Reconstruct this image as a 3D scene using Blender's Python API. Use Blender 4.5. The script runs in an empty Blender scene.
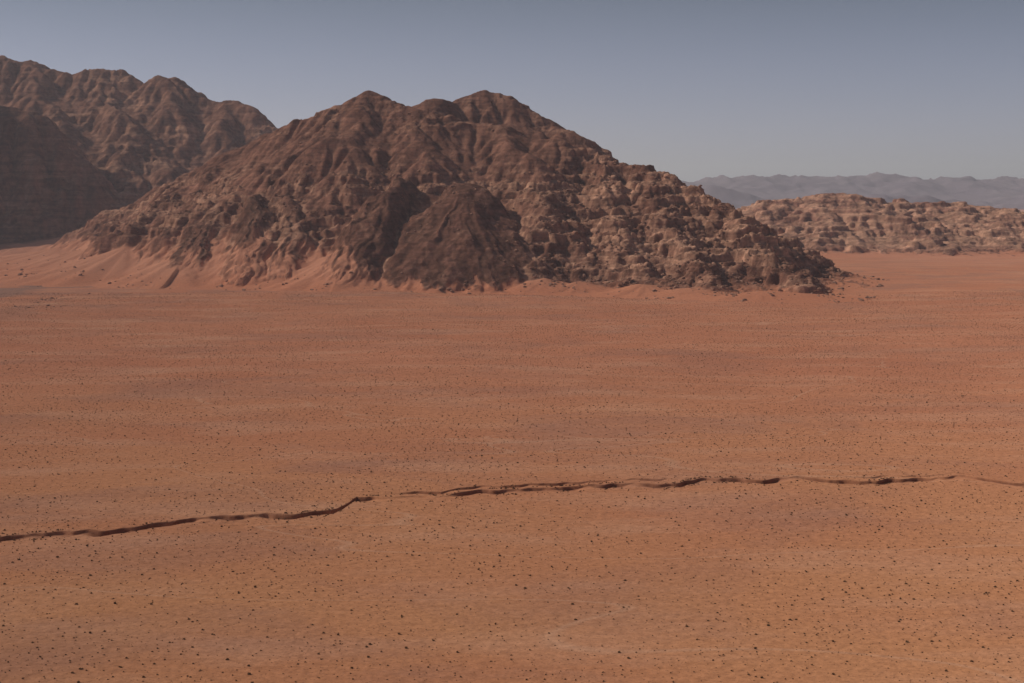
import bpy, math, numpy as np, time
T0=time.time()
rng=np.random.default_rng(7)
sc=bpy.context.scene
# ------------------------------------------------------------------ camera
H=120.0; FPX=1422.0; TH=math.atan(146.5/FPX)
cam=bpy.data.cameras.new("camera"); co=bpy.data.objects.new("camera",cam); sc.collection.objects.link(co)
cam.lens=50.0; cam.sensor_width=36; cam.clip_start=1; cam.clip_end=150000
co.location=(0,0,H); co.rotation_euler=(math.pi/2-TH,0,0); sc.camera=co
def P(a,b,d):
    """image pixel -> world point on its camera ray at forward distance d"""
    ry=math.cos(TH)+math.sin(TH)*(341.5-b)/FPX
    rz=-math.sin(TH)+math.cos(TH)*(341.5-b)/FPX
    t=d/ry
    return (t*(a-512)/FPX, d, H+t*rz)
def G(a,b):  # image pixel -> point where its camera ray meets the level ground
    ry=math.cos(TH)+math.sin(TH)*(341.5-b)/FPX
    rz=-math.sin(TH)+math.cos(TH)*(341.5-b)/FPX
    t=-H/rz
    return (t*(a-512)/FPX, t*ry)
# ------------------------------------------------------------------ noise
def hsh(ix,iy,s):
    n=(ix.astype(np.int64)*374761393+iy.astype(np.int64)*668265263+s*1013904223)&0xffffffff
    n=((n^(n>>13))*1274126177)&0xffffffff
    n=((n^(n>>15))*461845907)&0xffffffff
    return ((n^(n>>16))&0xffffff)/16777215.0
def perlin(x,y,s=0):
    xi=np.floor(x); yi=np.floor(y); fx=x-xi; fy=y-yi
    xi=xi.astype(np.int64); yi=yi.astype(np.int64)
    u=fx*fx*fx*(fx*(fx*6-15)+10); v=fy*fy*fy*(fy*(fy*6-15)+10)
    def g(dx,dy):
        a=hsh(xi+dx,yi+dy,s)*2*math.pi
        return np.cos(a)*(fx-dx)+np.sin(a)*(fy-dy)
    return ((g(0,0)*(1-u)+g(1,0)*u)*(1-v)+(g(0,1)*(1-u)+g(1,1)*u)*v)*1.5
def fbm(x,y,o=5,s=0,gain=0.5,ridged=False):
    r=0; a=1; tot=0
    for i in range(o):
        n=perlin(x*2**i+i*17.3,y*2**i-i*9.1,s+i)
        if ridged: n=1-2*np.abs(n)
        r=r+a*n; tot+=a; a*=gain
    return r/tot
def voro(x,y,s=0):
    xi=np.floor(x); yi=np.floor(y)
    f1=np.full(x.shape,9.0); f2=np.full(x.shape,9.0); cid=np.zeros(x.shape)
    for dx in (-1,0,1):
        for dy in (-1,0,1):
            cx=xi+dx; cy=yi+dy
            px=cx+hsh(cx,cy,s); py=cy+hsh(cx,cy,s+51)
            d=np.hypot(x-px,y-py); c=hsh(cx,cy,s+99)
            m=d<f1
            f2=np.where(m,f1,np.minimum(f2,d)); cid=np.where(m,c,cid); f1=np.where(m,d,f1)
    return f1,f2-f1,cid
def sst(a,b,x):
    t=np.clip((x-a)/(b-a),0,1); return t*t*(3-2*t)
def mix(a,b,t):
    t=np.asarray(t)[...,None]; return a*(1-t)+b*t
# ------------------------------------------------------------------ terrain helpers
def ridges(X,Y,polys,sm=10.0,rnd=14.0):
    h=np.zeros(X.shape)
    for pts,k,p in polys:
        best=np.zeros(X.shape)
        for A,B in zip(pts[:-1],pts[1:]):
            ax,ay,az=A; bx,by,bz=B
            vx,vy=bx-ax,by-ay; L=vx*vx+vy*vy
            t=np.clip(((X-ax)*vx+(Y-ay)*vy)/L,0,1)
            d=np.hypot(X-ax-t*vx,Y-ay-t*vy); d=np.sqrt(d*d+rnd*rnd)-rnd
            z=np.maximum(az+t*(bz-az),1.0)
            best=np.maximum(best,z*np.clip(1-d/(z*k),0,1)**p)
        e=np.clip(0.5+0.5*(best-h)/sm,0,1)
        m=h*(1-e)+best*e+sm*0.5*e*(1-e)*(np.minimum(h,best)>1)
        h=np.maximum(m,0)
    return h
def blur(a):
    p=np.pad(a,1,mode='edge')
    a=(p[:-2,1:-1]+2*p[1:-1,1:-1]+p[2:,1:-1])*0.25
    p=np.pad(a,1,mode='edge')
    return (p[1:-1,:-2]+2*p[1:-1,1:-1]+p[1:-1,2:])*0.25
def erode(h,cell,batches,N,steps,seed=1,er=0.2,dep=0.25,capk=3.5,inert=0.12):
    r=np.random.default_rng(seed); h=h/cell; ny,nx=h.shape
    for b in range(batches):
        x=r.uniform(1,nx-3,N); y=r.uniform(1,ny-3,N)
        dx=np.zeros(N); dy=np.zeros(N); vel=np.ones(N); wat=np.ones(N); sed=np.zeros(N)
        for s in range(steps):
            ix=x.astype(int); iy=y.astype(int); u=x-ix; v=y-iy
            i0=iy*nx+ix; hf=h.ravel()
            a=hf[i0]; b_=hf[i0+1]; c=hf[i0+nx]; d=hf[i0+nx+1]
            gx=(b_-a)*(1-v)+(d-c)*v; gy=(c-a)*(1-u)+(d-b_)*u
            h0=a*(1-u)*(1-v)+b_*u*(1-v)+c*(1-u)*v+d*u*v
            dx=dx*inert-gx*(1-inert); dy=dy*inert-gy*(1-inert)
            L=np.hypot(dx,dy)+1e-9; dx/=L; dy/=L
            nx_=x+dx; ny_=y+dy
            al=(nx_>1)&(nx_<nx-3)&(ny_>1)&(ny_<ny-3)
            nx_=np.clip(nx_,1,nx-3); ny_=np.clip(ny_,1,ny-3)
            jx=nx_.astype(int); jy=ny_.astype(int); uu=nx_-jx; vv=ny_-jy; j0=jy*nx+jx
            h1=hf[j0]*(1-uu)*(1-vv)+hf[j0+1]*uu*(1-vv)+hf[j0+nx]*(1-uu)*vv+hf[j0+nx+1]*uu*vv
            dh=h1-h0
            cap=np.maximum(-dh,0.01)*vel*wat*capk
            up=dh>0
            depo=np.where(up,np.minimum(dh,sed),np.where(sed>cap,(sed-cap)*dep,0))
            ero=np.where((~up)&(sed<=cap),np.minimum((cap-sed)*er,-dh*0.5),0)
            q=(depo-ero)*al; sed=sed-depo+ero
            D=np.bincount(i0,q*(1-u)*(1-v),minlength=nx*ny)+np.bincount(i0+1,q*u*(1-v),minlength=nx*ny)\
             +np.bincount(i0+nx,q*(1-u)*v,minlength=nx*ny)+np.bincount(i0+nx+1,q*u*v,minlength=nx*ny)
            h=h+np.clip(blur(D.reshape(ny,nx)),-0.25,0.25)
            vel=np.sqrt(np.maximum(vel*vel-dh*1.0,0.05)); vel=np.minimum(vel,3); wat*=0.985
            x,y=nx_,ny_
    return h*cell
def up(h,ny2,nx2):
    ny,nx=h.shape
    yy=np.linspace(0,ny-1.001,ny2); xx=np.linspace(0,nx-1.001,nx2)
    iy=yy.astype(int); ix=xx.astype(int); v=(yy-iy)[:,None]; u=(xx-ix)[None,:]
    return (h[iy][:,ix]*(1-u)+h[iy][:,ix+1]*u)*(1-v)+(h[iy+1][:,ix]*(1-u)+h[iy+1][:,ix+1]*u)*v
def plain(X,Y):
    R_=np.hypot(X,Y); w=sst(300,900,R_)
    return fbm(X/520,Y/420,3,41)*4.6*w+fbm(X/230,Y/170,2,51)*2.4*sst(650,1000,R_)+fbm(X/90,Y/90,2,61)*0.35
def grid_mesh(name,X,Y,Z,mat,col=None,sand=None):
    ny,nx=X.shape; n=nx*ny
    me=bpy.data.meshes.new(name)
    me.vertices.add(n); me.vertices.foreach_set('co',np.stack([X,Y,Z],-1).astype(np.float32).ravel())
    a=(np.arange(ny-1)[:,None]*nx+np.arange(nx-1)[None,:]).ravel()
    q=np.stack([a,a+1,a+nx+1,a+nx],-1).astype(np.int32)
    me.loops.add(q.size); me.loops.foreach_set('vertex_index',q.ravel())
    me.polygons.add(len(q)); me.polygons.foreach_set('loop_start',np.arange(0,q.size,4,dtype=np.int32))
    me.polygons.foreach_set('use_smooth',np.ones(len(q),dtype=bool))
    me.update(calc_edges=True)
    if col is not None:
        at=me.attributes.new('Col','FLOAT_COLOR','POINT')
        at.data.foreach_set('color',np.concatenate([col,np.ones(col.shape[:-1]+(1,))],-1).astype(np.float32).ravel())
    if sand is not None:
        at=me.attributes.new('sandm','FLOAT','POINT'); at.data.foreach_set('value',sand.astype(np.float32).ravel())
    me.materials.append(mat)
    ob=bpy.data.objects.new(name,me); sc.collection.objects.link(ob); return ob
# ------------------------------------------------------------------ materials
class NT:
    def __init__(s,nt): s.nt=nt; s.geo=s.n('ShaderNodeNewGeometry')
    def n(s,t,**k):
        x=s.nt.nodes.new(t)
        for a,b in k.items(): setattr(x,a,b)
        return x
    def l(s,a,b): s.nt.links.new(a,b)
    def noise(s,scale,det=5,rough=0.55,xyz=(1,1,1),dist=0.0):
        m=s.n('ShaderNodeVectorMath',operation='MULTIPLY'); s.l(s.geo.outputs['Position'],m.inputs[0]); m.inputs[1].default_value=xyz
        x=s.n('ShaderNodeTexNoise'); s.l(m.outputs[0],x.inputs['Vector'])
        x.inputs['Scale'].default_value=scale; x.inputs['Detail'].default_value=det; x.inputs['Roughness'].default_value=rough
        x.inputs['Distortion'].default_value=dist
        return x.outputs['Fac']
    def mr(s,v,a,b,c,d):
        x=s.n('ShaderNodeMapRange'); s.l(v,x.inputs[0])
        for i,k in enumerate((a,b,c,d)): x.inputs[i+1].default_value=k
        return x.outputs[0]
    def mix(s,f,a,b,bt='MIX'):
        x=s.n('ShaderNodeMix',data_type='RGBA',blend_type=bt)
        for v,i in ((f,0),(a,6),(b,7)):
            if hasattr(v,'links'): s.l(v,x.inputs[i])
            elif isinstance(v,(int,float)): x.inputs[i].default_value=v
            else: x.inputs[i].default_value=(*v,1)
        return x.outputs[2]
    def math(s,op,a,b=0.0):
        x=s.n('ShaderNodeMath',operation=op)
        for v,i in ((a,0),(b,1)):
            if hasattr(v,'links'): s.l(v,x.inputs[i])
            else: x.inputs[i].default_value=v
        return x.outputs[0]
def sand_nodes(k,rich=True):
    sep=k.n('ShaderNodeSeparateXYZ'); k.l(k.geo.outputs['Position'],sep.inputs[0]); y=sep.outputs[1]
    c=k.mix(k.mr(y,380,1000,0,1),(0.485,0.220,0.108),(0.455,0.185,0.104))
    c=k.mix(k.mr(y,1700,4500,0,1),c,(0.47,0.22,0.15))  # distance haze painted into the far sand as a pinkish tint
    big=k.noise(0.0042,3,0.5,(1,1.3,1)); c=k.mix(k.mr(big,0.42,0.62,0,0.50),c,(0.42,0.158,0.087))
    if rich:
        mid=k.noise(0.018,4,0.6,(0.5,1.4,1)); c=k.mix(k.mr(mid,0.48,0.68,0,0.50),c,(0.53,0.28,0.175))
        gr=k.noise(0.011,5,0.6,(0.6,1.0,1),0.8); c=k.mix(k.mr(gr,0.50,0.68,0,0.55),c,(0.32,0.155,0.108))
        ln=k.noise(0.0035,3,0.45,(0.6,1.5,1),0.4)
        ab=k.math('ABSOLUTE',k.math('SUBTRACT',ln,0.5)); c=k.mix(k.mr(ab,0.0,0.0022,0.42,0),c,(0.54,0.31,0.20))
        gm=k.math('MULTIPLY',k.mr(sep.outputs[0],-420,-640,0,1),k.math('MULTIPLY',k.mr(y,1150,1500,0,1),k.mr(y,2500,2900,1,0)))
        gn=k.noise(0.012,6,0.65,(0.7,0.5,1),0.3)
        c=k.mix(k.math('MULTIPLY',gm,k.mr(gn,0.47,0.56,0,0.85)),c,(0.25,0.145,0.11))
        # gravelly debris belt at the foot of the mountain
        gf=k.math('MULTIPLY',k.mr(y,1450,1750,0,1),k.mr(y,2300,2600,1,0))
        gn=k.noise(0.02,6,0.7,(0.6,0.5,1),0.3)
        c=k.mix(k.math('MULTIPLY',gf,k.mr(gn,0.50,0.62,0,0.6)),c,(0.30,0.155,0.11))
    f=k.noise(0.35,5,0.7); c=k.mix(1.0,c,k.mix(k.mr(f,0.3,0.7,0,1),(0.80,0.78,0.78),(1.18,1.19,1.20)),'MULTIPLY')
    if rich:
        sp=k.noise(1.1,2,0.6,(0.8,1.0,1)); c=k.mix(k.mr(sp,0.57,0.67,0,0.45),c,(0.17,0.08,0.05))
    return c
def finish(k,mat,c,bumps):
    b=k.n('ShaderNodeBsdfDiffuse'); o=k.n('ShaderNodeOutputMaterial')
    b.inputs['Roughness'].default_value=0.6
    k.l(c,b.inputs['Color'])
    prev=None
    for h,dist,st in bumps:
        x=k.n('ShaderNodeBump'); x.inputs['Strength'].default_value=st; x.inputs['Distance'].default_value=dist
        k.l(h,x.inputs['Height'])
        if prev is not None: k.l(prev,x.inputs['Normal'])
        prev=x.outputs[0]
    if prev is not None: k.l(prev,b.inputs['Normal'])
    k.l(b.outputs[0],o.inputs[0])
def newmat(n):
    m=bpy.data.materials.new(n); m.use_nodes=True; m.node_tree.nodes.clear(); return m,NT(m.node_tree)
m_sand,k=newmat("red_sand"); 
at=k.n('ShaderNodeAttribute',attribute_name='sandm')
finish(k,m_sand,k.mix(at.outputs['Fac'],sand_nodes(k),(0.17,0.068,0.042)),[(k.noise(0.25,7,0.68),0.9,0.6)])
def rockmat(name,bs=1.0):
    m,k=newmat(name)
    at=k.n('ShaderNodeAttribute',attribute_name='Col'); sm=k.n('ShaderNodeAttribute',attribute_name='sandm')
    c=at.outputs['Color']
    v=k.noise(0.10/bs,8,0.72); c=k.mix(1.0,c,k.mix(k.mr(v,0.3,0.7,0,1),(0.50,0.48,0.48),(1.5,1.5,1.5)),'MULTIPLY')
    st=k.noise(0.20/bs,4,0.6,(0.08,0.08,1.0)); c=k.mix(1.0,c,k.mix(k.mr(st,0.38,0.62,0,1),(0.80,0.78,0.77),(1.19,1.19,1.19)),'MULTIPLY')
    sc3=k.n('ShaderNodeSeparateXYZ'); k.l(k.geo.outputs['Position'],sc3.inputs[0])
    sd=k.mix(k.mr(sc3.outputs[2],4,22,0,0.6),sand_nodes(k,False),(0.50,0.235,0.150))
    c=k.mix(sm.outputs['Fac'],c,sd)
    inv=k.math('SUBTRACT',1.0,k.math('MULTIPLY',sm.outputs['Fac'],0.85))
    finish(k,m,c,[(k.math('MULTIPLY',k.noise(0.10/bs,8,0.72),inv),6.0*bs,0.7)])
    return m
m_rock=rockmat("mountain_rock"); m_rock_l=rockmat("ridge_rock",1.5)
# ------------------------------------------------------------------ ground sheet with dry wadi
wp=[(-260,560),(-120,548),(0,538),(60,534),(130,529),(190,520),(215,518),(250,518),(300,516),(335,512),(347,506),(356,499),(385,500),(440,499),(456,495),(472,493),(500,492),(560,489),(600,487),(640,486),(680,484),(705,480),(740,481),(765,484),(780,480),(800,478),(830,481),(870,483),(920,479),(960,478),(1024,485),(1150,490),(1300,480)]
wx,wy=zip(*[G(a,b) for a,b in wp]); wx=np.array(wx); wy=np.array(wy)
wdp=[(-260,2.2),(0,2.3),(100,2.0),(190,2.4),(230,1.7),(300,2.0),(345,3.6),(375,1.1),(445,1.0),(462,2.8),(490,1.1),(540,1.3),(560,1.0),(600,1.5),(640,1.9),(680,1.0),(700,1.7),(740,1.0),(770,2.3),(795,2.6),(815,1.2),(850,1.1),(880,1.8),(925,1.9),(1000,1.1),(1300,1.5)]
dx_=np.array([(a-512)/FPX*560 for a,b in wdp]); dd_=np.array([b for a,b in wdp])
def cw(x): return np.interp(x,wx,wy)+perlin(x/17.0,x*0+3.3,5)*3.6+perlin(x/6.0,x*0+8.3,6)*1.7
xs=np.arange(-330,330.1,0.9)
g=[330.0]; st=1.2
while g[-1]<60000: st*=1.05; g.append(g[-1]+st)
g=np.array(g[1:]); xs=np.concatenate([-g[::-1],xs,g])
dn=np.arange(-16,24.01,0.35)
a=[24.0]; st=0.5
while a[-1]<80000: st=min(st*1.05,max(12,a[-1]*0.02)); a.append(a[-1]+st)
b=[-16.0]; st=0.5
while b[-1]>-3500: st=min(st*1.06,60); b.append(b[-1]-st)
s=np.concatenate([np.array(b[1:])[::-1],dn,np.array(a[1:])])
X,S=np.meshgrid(xs,s)
yc=cw(xs)[None,:]; ym=560.0
fall=np.exp(-(np.maximum(np.abs(S-4)-24,0)/110)**2)
Y=ym+S+(yc-ym)*fall
dep=np.interp(X,dx_,dd_)*(0.80+0.9*perlin(X/11,X*0+1.7,9))
wn=6.5+2.5*perlin(X/22,X*0+4.1,12)
Sw=S+0.9*perlin(X/3.5,X*0+5.5,14)
prof=sst(-wn,-0.8,Sw)*(1-sst(1.4+0.5*perlin(X/4,S/3,15),2.3,Sw))
Z=plain(X,Y)-dep*prof*(np.abs(S)<24)
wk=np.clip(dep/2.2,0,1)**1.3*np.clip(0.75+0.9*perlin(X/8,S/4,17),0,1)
wad=(prof*sst(-2,0.5,S)+(sst(1.2,1.6,Sw)-sst(2.2,2.9,Sw))*0.7)*wk  # exposed-soil tone, also painting in bank shade where the sun reaches
c2=9+4*perlin(X/40,X*0+9.9,31)+2*perlin(X/14,X*0+2.2,32)
w2=sst(-55,-35,X)*(1-sst(55,75,X))+sst(130,150,X)*(1-sst(190,240,X))*0.6
w2=w2*(0.7+0.9*perlin(X/10,X*0+7.7,33))
S2=S-c2
p2=sst(-4,-0.5,S2)*(1-sst(0.8,1.6,S2))
Z-=1.0*w2*p2
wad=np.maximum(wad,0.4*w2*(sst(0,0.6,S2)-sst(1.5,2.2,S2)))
Z+=0.25*fbm(X/5,Y/5,3,77)*np.exp(-(S/10)**2)
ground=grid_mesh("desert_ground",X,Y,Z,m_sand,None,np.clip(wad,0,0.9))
print("ground",X.shape,time.time()-T0)
# ------------------------------------------------------------------ colours
C=lambda *c: np.array(c)
DARK=C(0.160,0.073,0.050); MIDR=C(0.230,0.108,0.073); LIGHT=C(0.46,0.255,0.168); TAL=C(0.155,0.072,0.050)
def terrain(name,x0,x1,y0,y1,cc,cf,polys,mat,seed,crag_fn,talus=(),mounds=(),warp=22,amp=9,blk=1.0,colfn=None,er=(4,9000,60),sandh=lambda X,Y:8.0,sm=10,strata=13.0,vk=1.0,tw=1.0,rnd=17.0,wq=1.5):
    nx=int((x1-x0)/cc); ny=int((y1-y0)/cc)
    X,Y=np.meshgrid(np.linspace(x0,x1,nx),np.linspace(y0,y1,ny))
    wxn=fbm(X/150,Y/150,4,seed)*warp; wyn=fbm(X/150+40,Y/150,4,seed+9)*warp
    h=ridges(X+wxn,Y+wyn,polys,sm,rnd)
    env=sst(0,60,h)
    h=h+env*amp*(fbm(X/130,Y/130,4,seed+20))*1.5+env*amp*0.4*(fbm(X/70,Y/70,4,seed+25,0.5,True)-0.3)
    h=erode(h,cc,er[0],er[1],er[2],seed)
    h=np.where(h<0,0,h)
    print(name,'eroded',time.time()-T0)
    nx2=int((x1-x0)/cf); ny2=int((y1-y0)/cf)
    h=up(h,ny2,nx2); h=blur(h)
    X,Y=np.meshgrid(np.linspace(x0,x1,nx2),np.linspace(y0,y1,ny2))
    crag=crag_fn(X,Y,h)*sst(2,14,h)
    wx_=X+9*fbm(X/20,Y/20,3,seed+70); wy_=Y+9*fbm(X/20+9,Y/20,3,seed+71)
    tmask=np.clip(0.65+1.6*fbm(X/90,Y/90,3,seed+36),0,1)*tw
    q=h/strata+wq*fbm(X/160,Y/140,4,seed+30)+0.25*fbm(X/30,Y/30,3,seed+31)
    band=perlin(q*1.7,X/500,seed+38)
    fq=q-np.floor(q); ht=h+strata*(sst(0.42,0.64,fq)-fq)
    h=h+(ht-h)*np.clip(0.85*crag*tmask,0,1)
    q=h/(strata*0.42)+0.8*fbm(X/60,Y/60,4,seed+33)+0.30*fbm(X/12,Y/12,2,seed+34)
    fq=q-np.floor(q); ht=h+strata*0.42*(sst(0.35,0.7,fq)-fq)
    h=h+(ht-h)*np.clip(0.7*crag*np.clip(0.65+1.5*fbm(X/50,Y/50,3,seed+37),0,1)*tw,0,1)
    f1,ed,cid=voro(wx_/(36*blk),wy_/(17*blk),seed+40)
    h=h+crag*vk*((cid-0.5)*9*blk-3.2*blk*np.exp(-ed*7))
    f1,ed,cid2=voro(wx_/(13*blk),wy_/(6.5*blk),seed+43)
    h=h+crag*vk*((cid2-0.5)*3.8*blk-1.5*blk*np.exp(-ed*6))
    jn=np.abs(perlin(wx_/13,wy_/95,seed+47)); h=h-(0.35+crag)*sst(15,50,h)*2.6*blk*vk*np.exp(-(jn/0.10)**2)
    rub=sst(4,25,h)
    h=h+rub*(0.7+0.8*crag*vk)*blk*fbm(X/(22*blk),Y/(22*blk),5,seed+50,0.6,True)+rub*0.5*fbm(X/4.5,Y/4.5,2,seed+52)
    tm=np.zeros_like(h); tt=np.zeros_like(h); rimm=np.zeros_like(h)
    for (ax,ay,az,sx,slope,rot,tone) in talus:
        DX=X-ax+26*fbm(X/60,Y/60,4,seed+60); DY=Y-ay+14*fbm(X/40+5,Y/40,3,seed+61)
        cr,sr=math.cos(rot),math.sin(rot)
        u=DX*cr+DY*sr; v=-DX*sr+DY*cr
        ang=np.arctan2(u*sx,-v+1e-6)
        pw=2.6
        d=(np.abs(u*sx)**pw+np.abs(v)**pw)**(1/pw); d=np.sqrt(d*d+45**2)-45
        rill=perlin(ang*6,d/160,seed+62)+0.6*perlin(ang*15,d/120,seed+64)
        cz=az-slope*d+2.6*rill*sst(10,70,d)+3.0*fbm(X/26,Y/26,4,seed+63)
        cz=np.where(d>330,-50,cz)
        e=np.clip(0.5+0.5*(cz-h)/4,0,1)
        rim=np.exp(-((cz-h+2)/6.0)**2)*(cz>6)
        rimm=np.maximum(rimm*(1-e),rim)
        tt=np.where(e>0.4,tone+0.5*np.clip(rill,-.4,.6),tt); tm=np.maximum(tm*(1-0.6*rim),e*(cz>0)*(1-0.9*rim))
        h=np.where(cz>-2,np.maximum(h*(1-e)+cz*e+2*e*(1-e),0),h)
    mm=np.zeros_like(h)
    for (ax,ay,az,r,ex) in mounds:
        ag=np.arctan2(X-ax,Y-ay)
        d=np.hypot((X-ax)/ex+12*fbm(X/45,Y/45,3,seed+66),(Y-ay))/(r*(1+0.10*perlin(ag*4,ag*0+az,seed+68)))
        cz=az*np.clip(1-d,0,1)**1.35
        e=np.clip(0.5+0.5*(cz-h)/4,0,1)
        mm=np.maximum(mm,e*(cz>1.0)); h=np.where(cz>0.3,h*(1-e)+cz*e+2.0*e*(1-e),h)
    gy,gx=np.gradient(h,(y1-y0)/(ny2-1),(x1-x0)/(nx2-1)); sl=np.hypot(gx,gy)
    n1=fbm(X/130,Y/130,4,seed+80); n2=fbm(X/30,Y/30,4,seed+81); n3=fbm(X/7,Y/7,3,seed+82)
    dn_=perlin(X/9+0.8*n1*6,Y/120,seed+83)*0.5+0.5*perlin(X/24+2*n1,Y/200,seed+84)
    col=mix(DARK,MIDR,np.clip(0.45+1.2*n1+0.7*n2,0,1))
    ledge=1-sst(0.5,1.4,sl)
    col=mix(col,LIGHT,np.clip(crag*(0.25+0.8*n2+0.6*n1+0.4*n3+0.25*(cid-0.5)+0.30*ledge+0.6*band),0,1))
    gul=np.clip(-(h-blur(blur(blur(blur(h)))))*1.3,0,1)
    col=mix(col,LIGHT*0.9,np.clip(gul*0.25*(1-crag),0,0.4))
    col=mix(col,MIDR*1.4,(1-crag)*(1-tm)*sst(0.05,0.35,dn_)*0.75*(1-sst(130,200,h)))
    tcol=mix(TAL,LIGHT*0.8,sst(0.15,0.5,dn_)*0.30)*(0.9+0.25*n3[...,None])
    tcol=tcol*(1+tt[...,None])
    col=mix(col,tcol,tm*0.9)
    col=mix(col,LIGHT*0.92,np.clip(rimm*(0.60+1.2*n2+0.8*n3),0,0.85)*(1-sst(110,150,h)))
    hs=sandh(X,Y)
    sand=(1-sst(0.6,1.15,(h+12*n2+5*n3+hs*1.3*dn_)/hs))*(1-0.6*sst(0.8,1.2,sl))
    sand=sand*(1-crag*sst(1,5,h)*0.7)
    sand=np.clip(np.maximum(sand,mm*(0.95+0.2*n2)),0,1)
    sand=np.where(h<0.8,1.0,sand)
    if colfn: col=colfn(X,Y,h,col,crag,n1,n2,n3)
    edge=np.minimum(np.minimum(X-x0,x1-X),np.minimum(Y-y0,y1-Y))
    h=h*sst(0,60,edge)
    Z=plain(X,Y)-0.6+h
    ob=grid_mesh(name,X,Y,Z,mat,np.clip(col,0.01,0.9),sand)
    print(name,X.shape,time.time()-T0)
    return ob,X,Y,Z,h,crag
# ------------------------------------------------------------------ central mountain
main=[P(60,243,2750),P(110,214,2620),P(150,191,2520),P(200,169,2450),P(240,151,2420),P(275,134,2400),P(310,121,2370),P(338,107,2340),P(360,97,2330),P(392,103,2310),P(415,108,2290),P(450,113,2280),P(500,127,2250),P(550,146,2210),P(600,159,2170),P(640,166,2130),P(668,175,2090),P(692,190,2040),P(716,207,1990),P(738,225,1930),P(756,243,1870),P(780,267,1790),P(812,288,1700),P(834,296,1665)]
back=[P(405,109,2440),P(432,99,2450),P(450,102,2470),P(468,95,2490),P(487,92,2490),P(512,97,2480),P(540,112,2450),P(568,129,2400),P(600,152,2330),P(640,170,2280)]
polys=[(main,1.66,1.15),(back,1.35,1.1),
 ([P(275,133,2400),P(258,165,2260),P(240,200,2130),P(228,228,2050)],1.6,1.2),
 ([P(200,168,2450),P(170,195,2280),P(140,225,2150),P(110,238,2120)],1.6,1.2),
 ([P(366,94,2330),P(350,130,2200),P(338,172,2080),P(322,212,2000)],1.5,1.1),
 ([P(430,108,2285),P(425,145,2170),P(436,175,2070)],1.6,1.05),
 ([P(500,126,2250),P(530,160,2120),P(545,205,1970),P(550,250,1860)],1.6,1.1),
 ([P(600,157,2170),P(608,190,2030),P(628,235,1890),P(638,265,1810)],1.6,1.1),
 ([P(650,168,2110),P(665,205,1970),P(690,245,1850),P(708,275,1760)],1.6,1.1),
]
def crag1(X,Y,h):
    n=fbm(X/120,Y/120,4,301); n2=fbm(X/60,Y/60,3,307)
    right=sst(-10,90,X-0.25*(Y-2000))
    a=right*sst(-0.30,0.05,n+0.35*right)*(1-sst(170,235,h+20*n2))
    band=sst(45,75,h+30*n2)*(1-sst(135,185,h+35*n2))*sst(-0.12,0.12,n2+0.1)*0.9
    top=sst(200,235,h)*sst(-0.05,0.2,n2)*0.5
    return np.clip(np.maximum(np.maximum(a,band),top),0,1)
def T(a,b,d,sx,slope,rot=0,tone=0.0):
    x,y,z=P(a,b,d); return (x,y,z,sx,slope,rot,tone)
tal=[T(464,182,2000,1.7,0.65,0,0.0),T(402,178,2040,3.2,0.60,-0.25,0.02),
     T(258,194,2090,4.0,0.56,0.12,-0.05),T(292,196,2070,4.2,0.56,0.14,0.0),T(218,208,2130,3.4,0.5,-0.05,0.05)]
def M(a,d,z,r,ex): return ((a-512)/FPX*d,d,z,r,ex)  # mound placed by image pixel column and forward distance
mnd=[M(345,1900,50,160,0.85),M(312,1925,44,135,0.55),M(262,1965,44,145,0.7),M(225,1990,38,130,0.6),M(190,2010,46,175,0.8),M(160,2040,40,140,0.8),M(130,2090,48,195,1.1),M(95,2180,42,200,1.1),M(60,2350,36,220,1.2),
     M(385,1855,32,105,0.8),M(425,1840,18,75,0.8),M(500,1830,17,75,0.9),M(545,1795,18,80,1.2),M(580,1785,15,75,1.4),M(645,1750,15,80,1.3),M(690,1720,11,70,1.5),M(765,1680,9,90,1.6)]
mo,MX,MY,MZ,MH,MC=terrain("rocky_mountain",-960,600,1560,2800,3.4,1.7,polys,m_rock,11,crag1,tal,mnd,warp=34,amp=13,
   sandh=lambda X,Y:13+40*(1-sst(-250,-140,X)),vk=0.68,tw=1.15,wq=1.0,strata=15.0)
# ------------------------------------------------------------------ ridge range on the left
L=[P(-260,75,3900),P(-160,45,3850),P(-60,40,3850),P(0,55,3800),P(30,61,3800),P(52,70,3780),P(72,77,3750),P(95,69,3750),P(120,74,3750),P(142,82,3720),P(163,74,3700),P(180,86,3680),P(203,98,3660),P(218,103,3640),P(230,100,3620),P(246,108,3600),P(266,121,3550),P(298,150,3450),P(335,180,3400)]
polyL=[(L,1.5,1.15),
 ([P(-190,60,3250),P(-110,72,3220),P(-50,88,3200),P(0,103,3180),P(34,110,3180),P(55,126,3170),P(70,150,3160),P(80,185,3120),P(84,220,3060)],0.80,1.0),
 ([(-1400,3230,540),(-1440,3080,520),(-1480,2950,380)],0.68,1.0),  # unseen high ridge added out of frame to shadow the left flank
 ([P(95,70,3750),P(112,98,3560),P(135,126,3400),P(118,160,3260),P(98,200,3120),P(80,232,3020)],1.2,1.05),
 ([P(163,73,3700),P(172,105,3540),P(160,135,3430),P(170,170,3250),P(160,205,3100)],1.2,1.05),
 ([P(230,100,3620),P(225,130,3480),P(215,160,3350)],1.3,1.05),
 ([P(30,62,3800),P(35,90,3600),P(60,120,3420)],1.3,1.05),
]
def crag2(X,Y,h):
    n=fbm(X/160,Y/160,4,401); return np.clip(sst(-0.15,0.25,n)*0.6+0.12,0,1)
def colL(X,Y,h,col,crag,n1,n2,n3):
    return col*(1-0.28*(1-sst(-1000,-900,X+60*n1))*(1-sst(3180,3300,Y)))[...,None]  # near left flank painted darker to deepen its shadow
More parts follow.
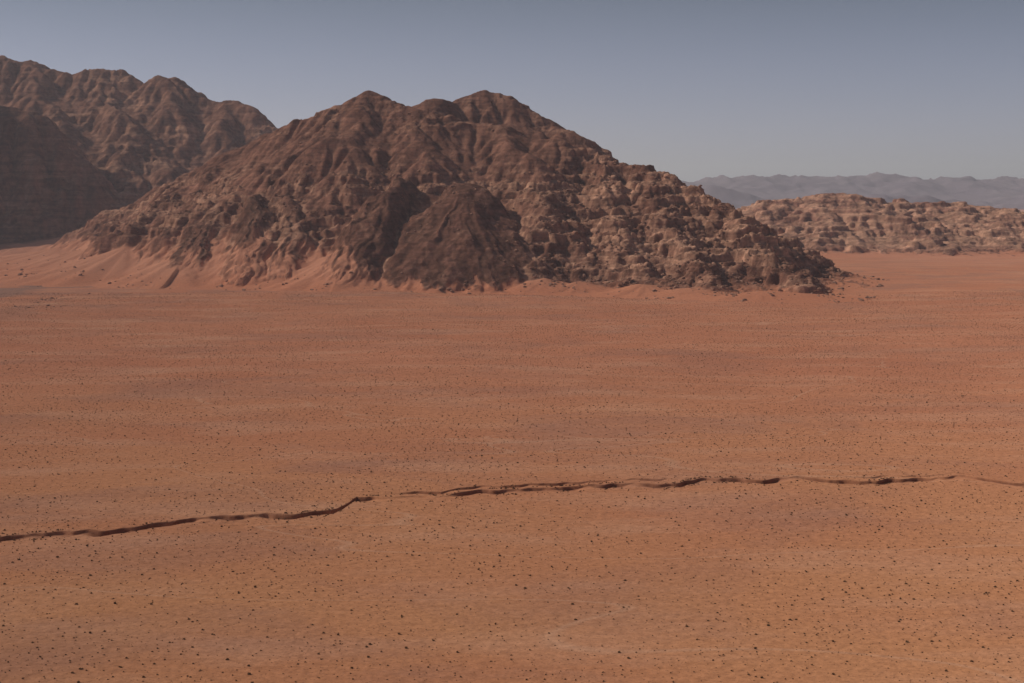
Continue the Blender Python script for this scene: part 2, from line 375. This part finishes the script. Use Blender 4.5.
terrain("mountain_ridge",-2000,-300,2750,4300,5.0,3.0,polyL,m_rock_l,23,crag2,(),[M(60,2950,34,190,1.2),M(20,2900,22,150,1.5)],warp=38,amp=18,blk=1.5,er=(5,7000,60),
   sandh=lambda X,Y:12.0,sm=14,strata=26.0,vk=0.7,tw=0.8,colfn=colL,rnd=22.0,wq=1.0)
# ------------------------------------------------------------------ sandstone outcrop on the right
R=[P(735,224,3250),P(755,213,3300),P(778,204,3300),P(803,195,3300),P(830,192,3290),P(852,197,3280),P(882,201,3300),P(912,205,3320),P(935,203,3330),P(962,205,3330),P(992,208,3300),P(1030,208,3300),P(1090,205,3280),P(1180,208,3250),P(1260,225,3250)]
polyR=[(R,3.2,0.85),
 ([P(803,197,3250),P(815,215,3120),P(850,238,2980),P(890,250,2880)],3.2,0.75),
 ([P(882,202,3280),P(900,215,3120),P(925,238,2930),P(940,252,2850)],3.0,0.75),
 ([P(962,206,3300),P(980,222,3120),P(1000,238,2970)],3.2,0.75),
 ([P(1060,206,3250),P(1060,225,3060),P(1050,240,2950)],3.2,0.75)]
def crag3(X,Y,h): return np.clip(0.85+0.7*fbm(X/130,Y/100,3,501),0,1)
def colR(X,Y,h,col,crag,n1,n2,n3):
    st=perlin(h/7+1.2*n1,X*0+Y/400,515)
    c=mix(C(0.46,0.255,0.17),C(0.27,0.13,0.092),np.clip(0.42+0.7*st+1.1*n2+0.9*n1,0,1)); return c
terrain("sandstone_outcrop",420,1900,2700,3650,5.0,2.3,polyR,m_rock_l,37,crag3,(),(),warp=70,amp=14,blk=1.4,er=(3,6000,45),
   sandh=lambda X,Y:9.0,sm=8,strata=15.0,colfn=colR,vk=0.34,tw=1.0,wq=1.1)
# ------------------------------------------------------------------ distant mountains
m_far,k=newmat("distant_rock_hazed")
v=k.noise(0.0012,5,0.6); finish(k,m_far,k.mix(k.mr(v,0.35,0.65,0,1),(0.16,0.12,0.145),(0.21,0.16,0.18)),[])  # purple-grey aerial haze put into the rock colour
nx,ny=1000,210
X,Y=np.meshgrid(np.linspace(-16000,16000,nx),np.linspace(11500,20000,ny))
prf=np.interp(X,[-16000,-6000,0,1800,2600,3600,4300,5200,6200,8000,11000,16000],[300,420,330,265,280,290,330,290,260,230,200,260])
v_=(Y-17400)/2400
h=prf*np.clip(1-np.abs(v_),0,1)**0.9*(0.92+0.50*fbm(X/900,Y/900,7,601,0.58,True))
h2=300*np.clip(1-np.abs((Y-14600)/900),0,1)*np.clip(0.25+1.3*fbm(X/1300,Y/900,6,611,0.55),0,1)
h3=180*np.clip(1-np.abs((Y-12600)/700),0,1)*np.clip(0.15+1.5*fbm(X/1000,Y/800,6,621,0.55),0,1)
h=np.maximum(np.maximum(h,h2),h3)
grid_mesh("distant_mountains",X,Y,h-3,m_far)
# ------------------------------------------------------------------ scatter
def scatter(name,pts,scl,coll,seed):
    me=bpy.data.meshes.new(name); me.vertices.add(len(pts)); me.vertices.foreach_set('co',pts.astype(np.float32).ravel())
    at=me.attributes.new('scl','FLOAT','POINT'); at.data.foreach_set('value',scl.astype(np.float32))
    ob=bpy.data.objects.new(name,me); sc.collection.objects.link(ob)
    ng=bpy.data.node_groups.new(name+"_nodes",'GeometryNodeTree')
    ng.interface.new_socket('Geometry',in_out='INPUT',socket_type='NodeSocketGeometry')
    ng.interface.new_socket('Geometry',in_out='OUTPUT',socket_type='NodeSocketGeometry')
    N=ng.nodes; gi=N.new('NodeGroupInput'); go=N.new('NodeGroupOutput'); iop=N.new('GeometryNodeInstanceOnPoints')
    ci=N.new('GeometryNodeCollectionInfo'); ci.inputs['Collection'].default_value=coll
    ci.inputs['Separate Children'].default_value=True; ci.inputs['Reset Children'].default_value=True
    na=N.new('GeometryNodeInputNamedAttribute'); na.data_type='FLOAT'; na.inputs['Name'].default_value='scl'
    rv=N.new('FunctionNodeRandomValue'); rv.data_type='FLOAT_VECTOR'
    rv.inputs[0].default_value=(-0.1,-0.1,0); rv.inputs[1].default_value=(0.1,0.1,6.283); rv.inputs['Seed'].default_value=seed
    l=ng.links.new
    l(gi.outputs[0],iop.inputs['Points']); l(ci.outputs[0],iop.inputs['Instance']); iop.inputs['Pick Instance'].default_value=True
    l(rv.outputs[0],iop.inputs['Rotation']); l(na.outputs[0],iop.inputs['Scale']); l(iop.outputs[0],go.inputs[0])
    md=ob.modifiers.new('scatter','NODES'); md.node_group=ng
    return ob
m_shrub,k=newmat("dry_shrub"); finish(k,m_shrub,k.mix(k.mr(k.noise(0.3,3),0.4,0.6,0,1),(0.13,0.08,0.045),(0.19,0.11,0.06)),[])
m_boul,k=newmat("boulder_rock"); finish(k,m_boul,k.mix(k.mr(k.noise(0.2,4),0.35,0.65,0,1),(0.19,0.10,0.07),(0.38,0.21,0.145)),[])
csh=bpy.data.collections.new("shrub_kinds"); cbo=bpy.data.collections.new("boulder_kinds")
for v in range(5):
    r=np.random.default_rng(100+v); n=46
    th=r.uniform(0,2*math.pi,n); ph=r.uniform(0.05,1.45,n); rad=r.uniform(0.35,1.0,n)
    e=r.uniform(0.7,1.25)
    c=np.stack([np.cos(th)*np.cos(ph)*rad*0.55*e,np.sin(th)*np.cos(ph)*rad*0.55,np.sin(ph)*rad*0.5],-1)
    vs=[];fs=[]
    for i in range(n):
        o=c[i]; a=r.normal(size=3); a/=np.linalg.norm(a); bb=np.cross(a,r.normal(size=3)); bb/=np.linalg.norm(bb); s_=r.uniform(0.10,0.20)
        j=len(vs); vs+=[tuple(o*0.25),tuple(o+a*s_),tuple(o-a*s_),tuple(o+bb*s_)]; fs+=[(j+1,j+2,j+3),(j,j+1,j+3)]
    me=bpy.data.meshes.new("shrub"); me.from_pydata(vs,[],fs); me.materials.append(m_shrub)
    csh.objects.link(bpy.data.objects.new("shrub_kind",me))
import bmesh
for v in range(5):
    r=np.random.default_rng(200+v); bm=bmesh.new(); bmesh.ops.create_icosphere(bm,subdivisions=2,radius=0.5)
    sc3=(r.uniform(0.8,1.4),r.uniform(0.8,1.2),r.uniform(0.6,0.95))
    pl=[(lambda q:q/np.linalg.norm(q))(r.normal(size=3)) for _ in range(7)]
    for w in bm.verts:
        p=np.array(w.co)
        for q in pl:
            d=p@q
            if d>0.33: p=p-q*(d-0.33)
        w.co=(p[0]*sc3[0],p[1]*sc3[1],p[2]*sc3[2]+0.15)
    me=bpy.data.meshes.new("boulder"); bm.to_mesh(me); bm.free(); me.materials.append(m_boul)
    cbo.objects.link(bpy.data.objects.new("boulder_kind",me))
gx_,gy_=np.meshgrid(np.arange(-880,880,2.45),np.arange(300,1760,2.45)); xx=gx_.ravel(); yy=gy_.ravel()
xx=xx+rng.uniform(-1.8,1.8,len(xx)); yy=yy+rng.uniform(-1.8,1.8,len(yy))
dens=0.66+0.75*fbm(xx/90,yy/90,4,701)+0.35*perlin(xx/14,yy/14,705)
ok=(rng.uniform(0,1,len(xx))<np.clip(dens,0.1,1))&(np.abs(xx)<yy*0.46+60)
dw=yy-cw(xx); ok&=~((dw>-6)&(dw<3.5))
inm=(xx>-960)&(xx<600)&(yy>1560)
ix=np.clip(((xx+960)/1560*(MX.shape[1]-1)).astype(int),0,MX.shape[1]-1); iy=np.clip(((yy-1560)/1240*(MX.shape[0]-1)).astype(int),0,MX.shape[0]-1)
hh=np.where(inm,MH[iy,ix],0); ok&=hh<1
xx,yy=xx[ok],yy[ok]
zz=plain(xx,yy)
sc_=np.clip(rng.lognormal(-0.97,0.42,len(xx)),0.18,1.05)
n=1300; wxx=rng.uniform(-330,330,n); wo=np.where(rng.uniform(0,1,n)<0.6,rng.uniform(2.4,5.0,n),rng.uniform(-9,-5.5,n))
wyy=cw(wxx)+wo
kx=perlin(wxx/14,wxx*0+2.5,88)>0.0; wxx=wxx[kx]; wyy=wyy[kx]
xx=np.concatenate([xx,wxx]); yy=np.concatenate([yy,wyy]); zz=np.concatenate([zz,plain(wxx,wyy)]); sc_=np.concatenate([sc_,rng.uniform(0.3,1.0,len(wxx))])
scatter("desert_shrubs",np.stack([xx,yy,zz-0.03],-1),sc_,csh,3)
n=110000
ix=rng.integers(2,MX.shape[1]-2,n); iy=rng.integers(2,int(MX.shape[0]*0.6),n)
hh=MH[iy,ix]; cl=sst(-0.05,0.35,fbm(MX[iy,ix]/45,MY[iy,ix]/45,3,811))
p=np.where(hh>1.0,MC[iy,ix]*0.14+0.008,0)+np.where((hh>0.3)&(hh<22),0.18*cl*sst(-500,100,MX[iy,ix])+0.04*cl,0)
ok=rng.uniform(0,1,n)<p; ix,iy=ix[ok],iy[ok]
bp=np.stack([MX[iy,ix],MY[iy,ix],MZ[iy,ix]-0.3],-1); bs=np.clip(rng.lognormal(0.75,0.5,len(ix)),1.0,6)
# rubble field at the foot on the left
n=9000; lx=rng.uniform(-1150,-480,n); ly=rng.uniform(1250,2600,n)
kx=(fbm(lx/110,ly/160,4,801)+0.25*sst(-600,-800,lx)>0.16); lx=lx[kx]; ly=ly[kx]
inm=(lx>-960)&(ly>1560); ix=np.clip(((lx+960)/1560*(MX.shape[1]-1)).astype(int),0,MX.shape[1]-1); iy=np.clip(((ly-1560)/1240*(MX.shape[0]-1)).astype(int),0,MX.shape[0]-1)
kx=~(inm&(MH[iy,ix]>1)); lx=lx[kx]; ly=ly[kx]
bp=np.concatenate([bp,np.stack([lx,ly,plain(lx,ly)-0.2],-1)]); bs=np.concatenate([bs,np.clip(rng.lognormal(0.45,0.5,len(lx)),0.7,4.5)])
scatter("mountain_boulders",bp,bs,cbo,5)
print("boulders",len(bs),"shrubs",len(xx))
# ------------------------------------------------------------------ haze
m=bpy.data.materials.new("dusty_air"); m.use_nodes=True; nt=m.node_tree; nt.nodes.clear()
vs_=nt.nodes.new('ShaderNodeVolumeScatter'); vs_.inputs['Density'].default_value=3.5e-5; vs_.inputs['Color'].default_value=(0.95,0.91,1.0,1); vs_.inputs['Anisotropy'].default_value=0.2
vo=nt.nodes.new('ShaderNodeOutputMaterial'); nt.links.new(vs_.outputs[0],vo.inputs['Volume'])
me=bpy.data.meshes.new("atmosphere_haze"); bm=bmesh.new(); bmesh.ops.create_cube(bm,size=1.0)
for w in bm.verts: w.co=(w.co.x*70000,w.co.y*60000+24000,w.co.z*1300+550)
bm.to_mesh(me); bm.free(); me.materials.append(m)
sc.collection.objects.link(bpy.data.objects.new("atmosphere_haze",me))
# ------------------------------------------------------------------ light
EL=math.radians(37); AZ=math.radians(-80)   # azimuth clockwise from +Y
sd=(math.sin(AZ)*math.cos(EL),math.cos(AZ)*math.cos(EL),math.sin(EL))
su=bpy.data.lights.new("sun",'SUN'); su.energy=4.15; su.angle=math.radians(0.53); su.color=(1,0.94,0.84)
so=bpy.data.objects.new("sun",su); sc.collection.objects.link(so)
from mathutils import Vector
so.rotation_euler=Vector(sd).to_track_quat('Z','Y').to_euler()
w=bpy.data.worlds.new("World"); sc.world=w; w.use_nodes=True; nt=w.node_tree; nt.nodes.clear()
sky=nt.nodes.new('ShaderNodeTexSky'); sky.sky_type='NISHITA'; sky.sun_disc=False; sky.sun_elevation=EL; sky.sun_rotation=AZ
sky.dust_density=2.0; sky.altitude=900
hs=nt.nodes.new('ShaderNodeHueSaturation'); hs.inputs['Saturation'].default_value=0.62
tc=nt.nodes.new('ShaderNodeTexCoord'); sp=nt.nodes.new('ShaderNodeSeparateXYZ'); cr=nt.nodes.new('ShaderNodeValToRGB')
nt.links.new(tc.outputs['Generated'],sp.inputs[0]); nt.links.new(sp.outputs[2],cr.inputs[0])
e=cr.color_ramp.elements; e[0].position=0.0; e[0].color=(1.46,1.42,2.0,1); e[1].position=0.5; e[1].color=(0.78,0.80,0.92,1)
x=e.new(0.14); x.color=(0.54,0.60,0.74,1)
mu=nt.nodes.new('ShaderNodeMix'); mu.data_type='RGBA'; mu.blend_type='MULTIPLY'; mu.inputs[0].default_value=1
nt.links.new(cr.outputs[0],mu.inputs[7])
bg=nt.nodes.new('ShaderNodeBackground'); bg.inputs['Strength'].default_value=0.055
ou=nt.nodes.new('ShaderNodeOutputWorld')
nt.links.new(sky.outputs[0],hs.inputs['Color']); nt.links.new(hs.outputs[0],mu.inputs[6]); nt.links.new(mu.outputs[2],bg.inputs[0]); nt.links.new(bg.outputs[0],ou.inputs[0])
sc.view_settings.view_transform='Standard'; sc.view_settings.look='None'; sc.view_settings.exposure=0
print("done",time.time()-T0)
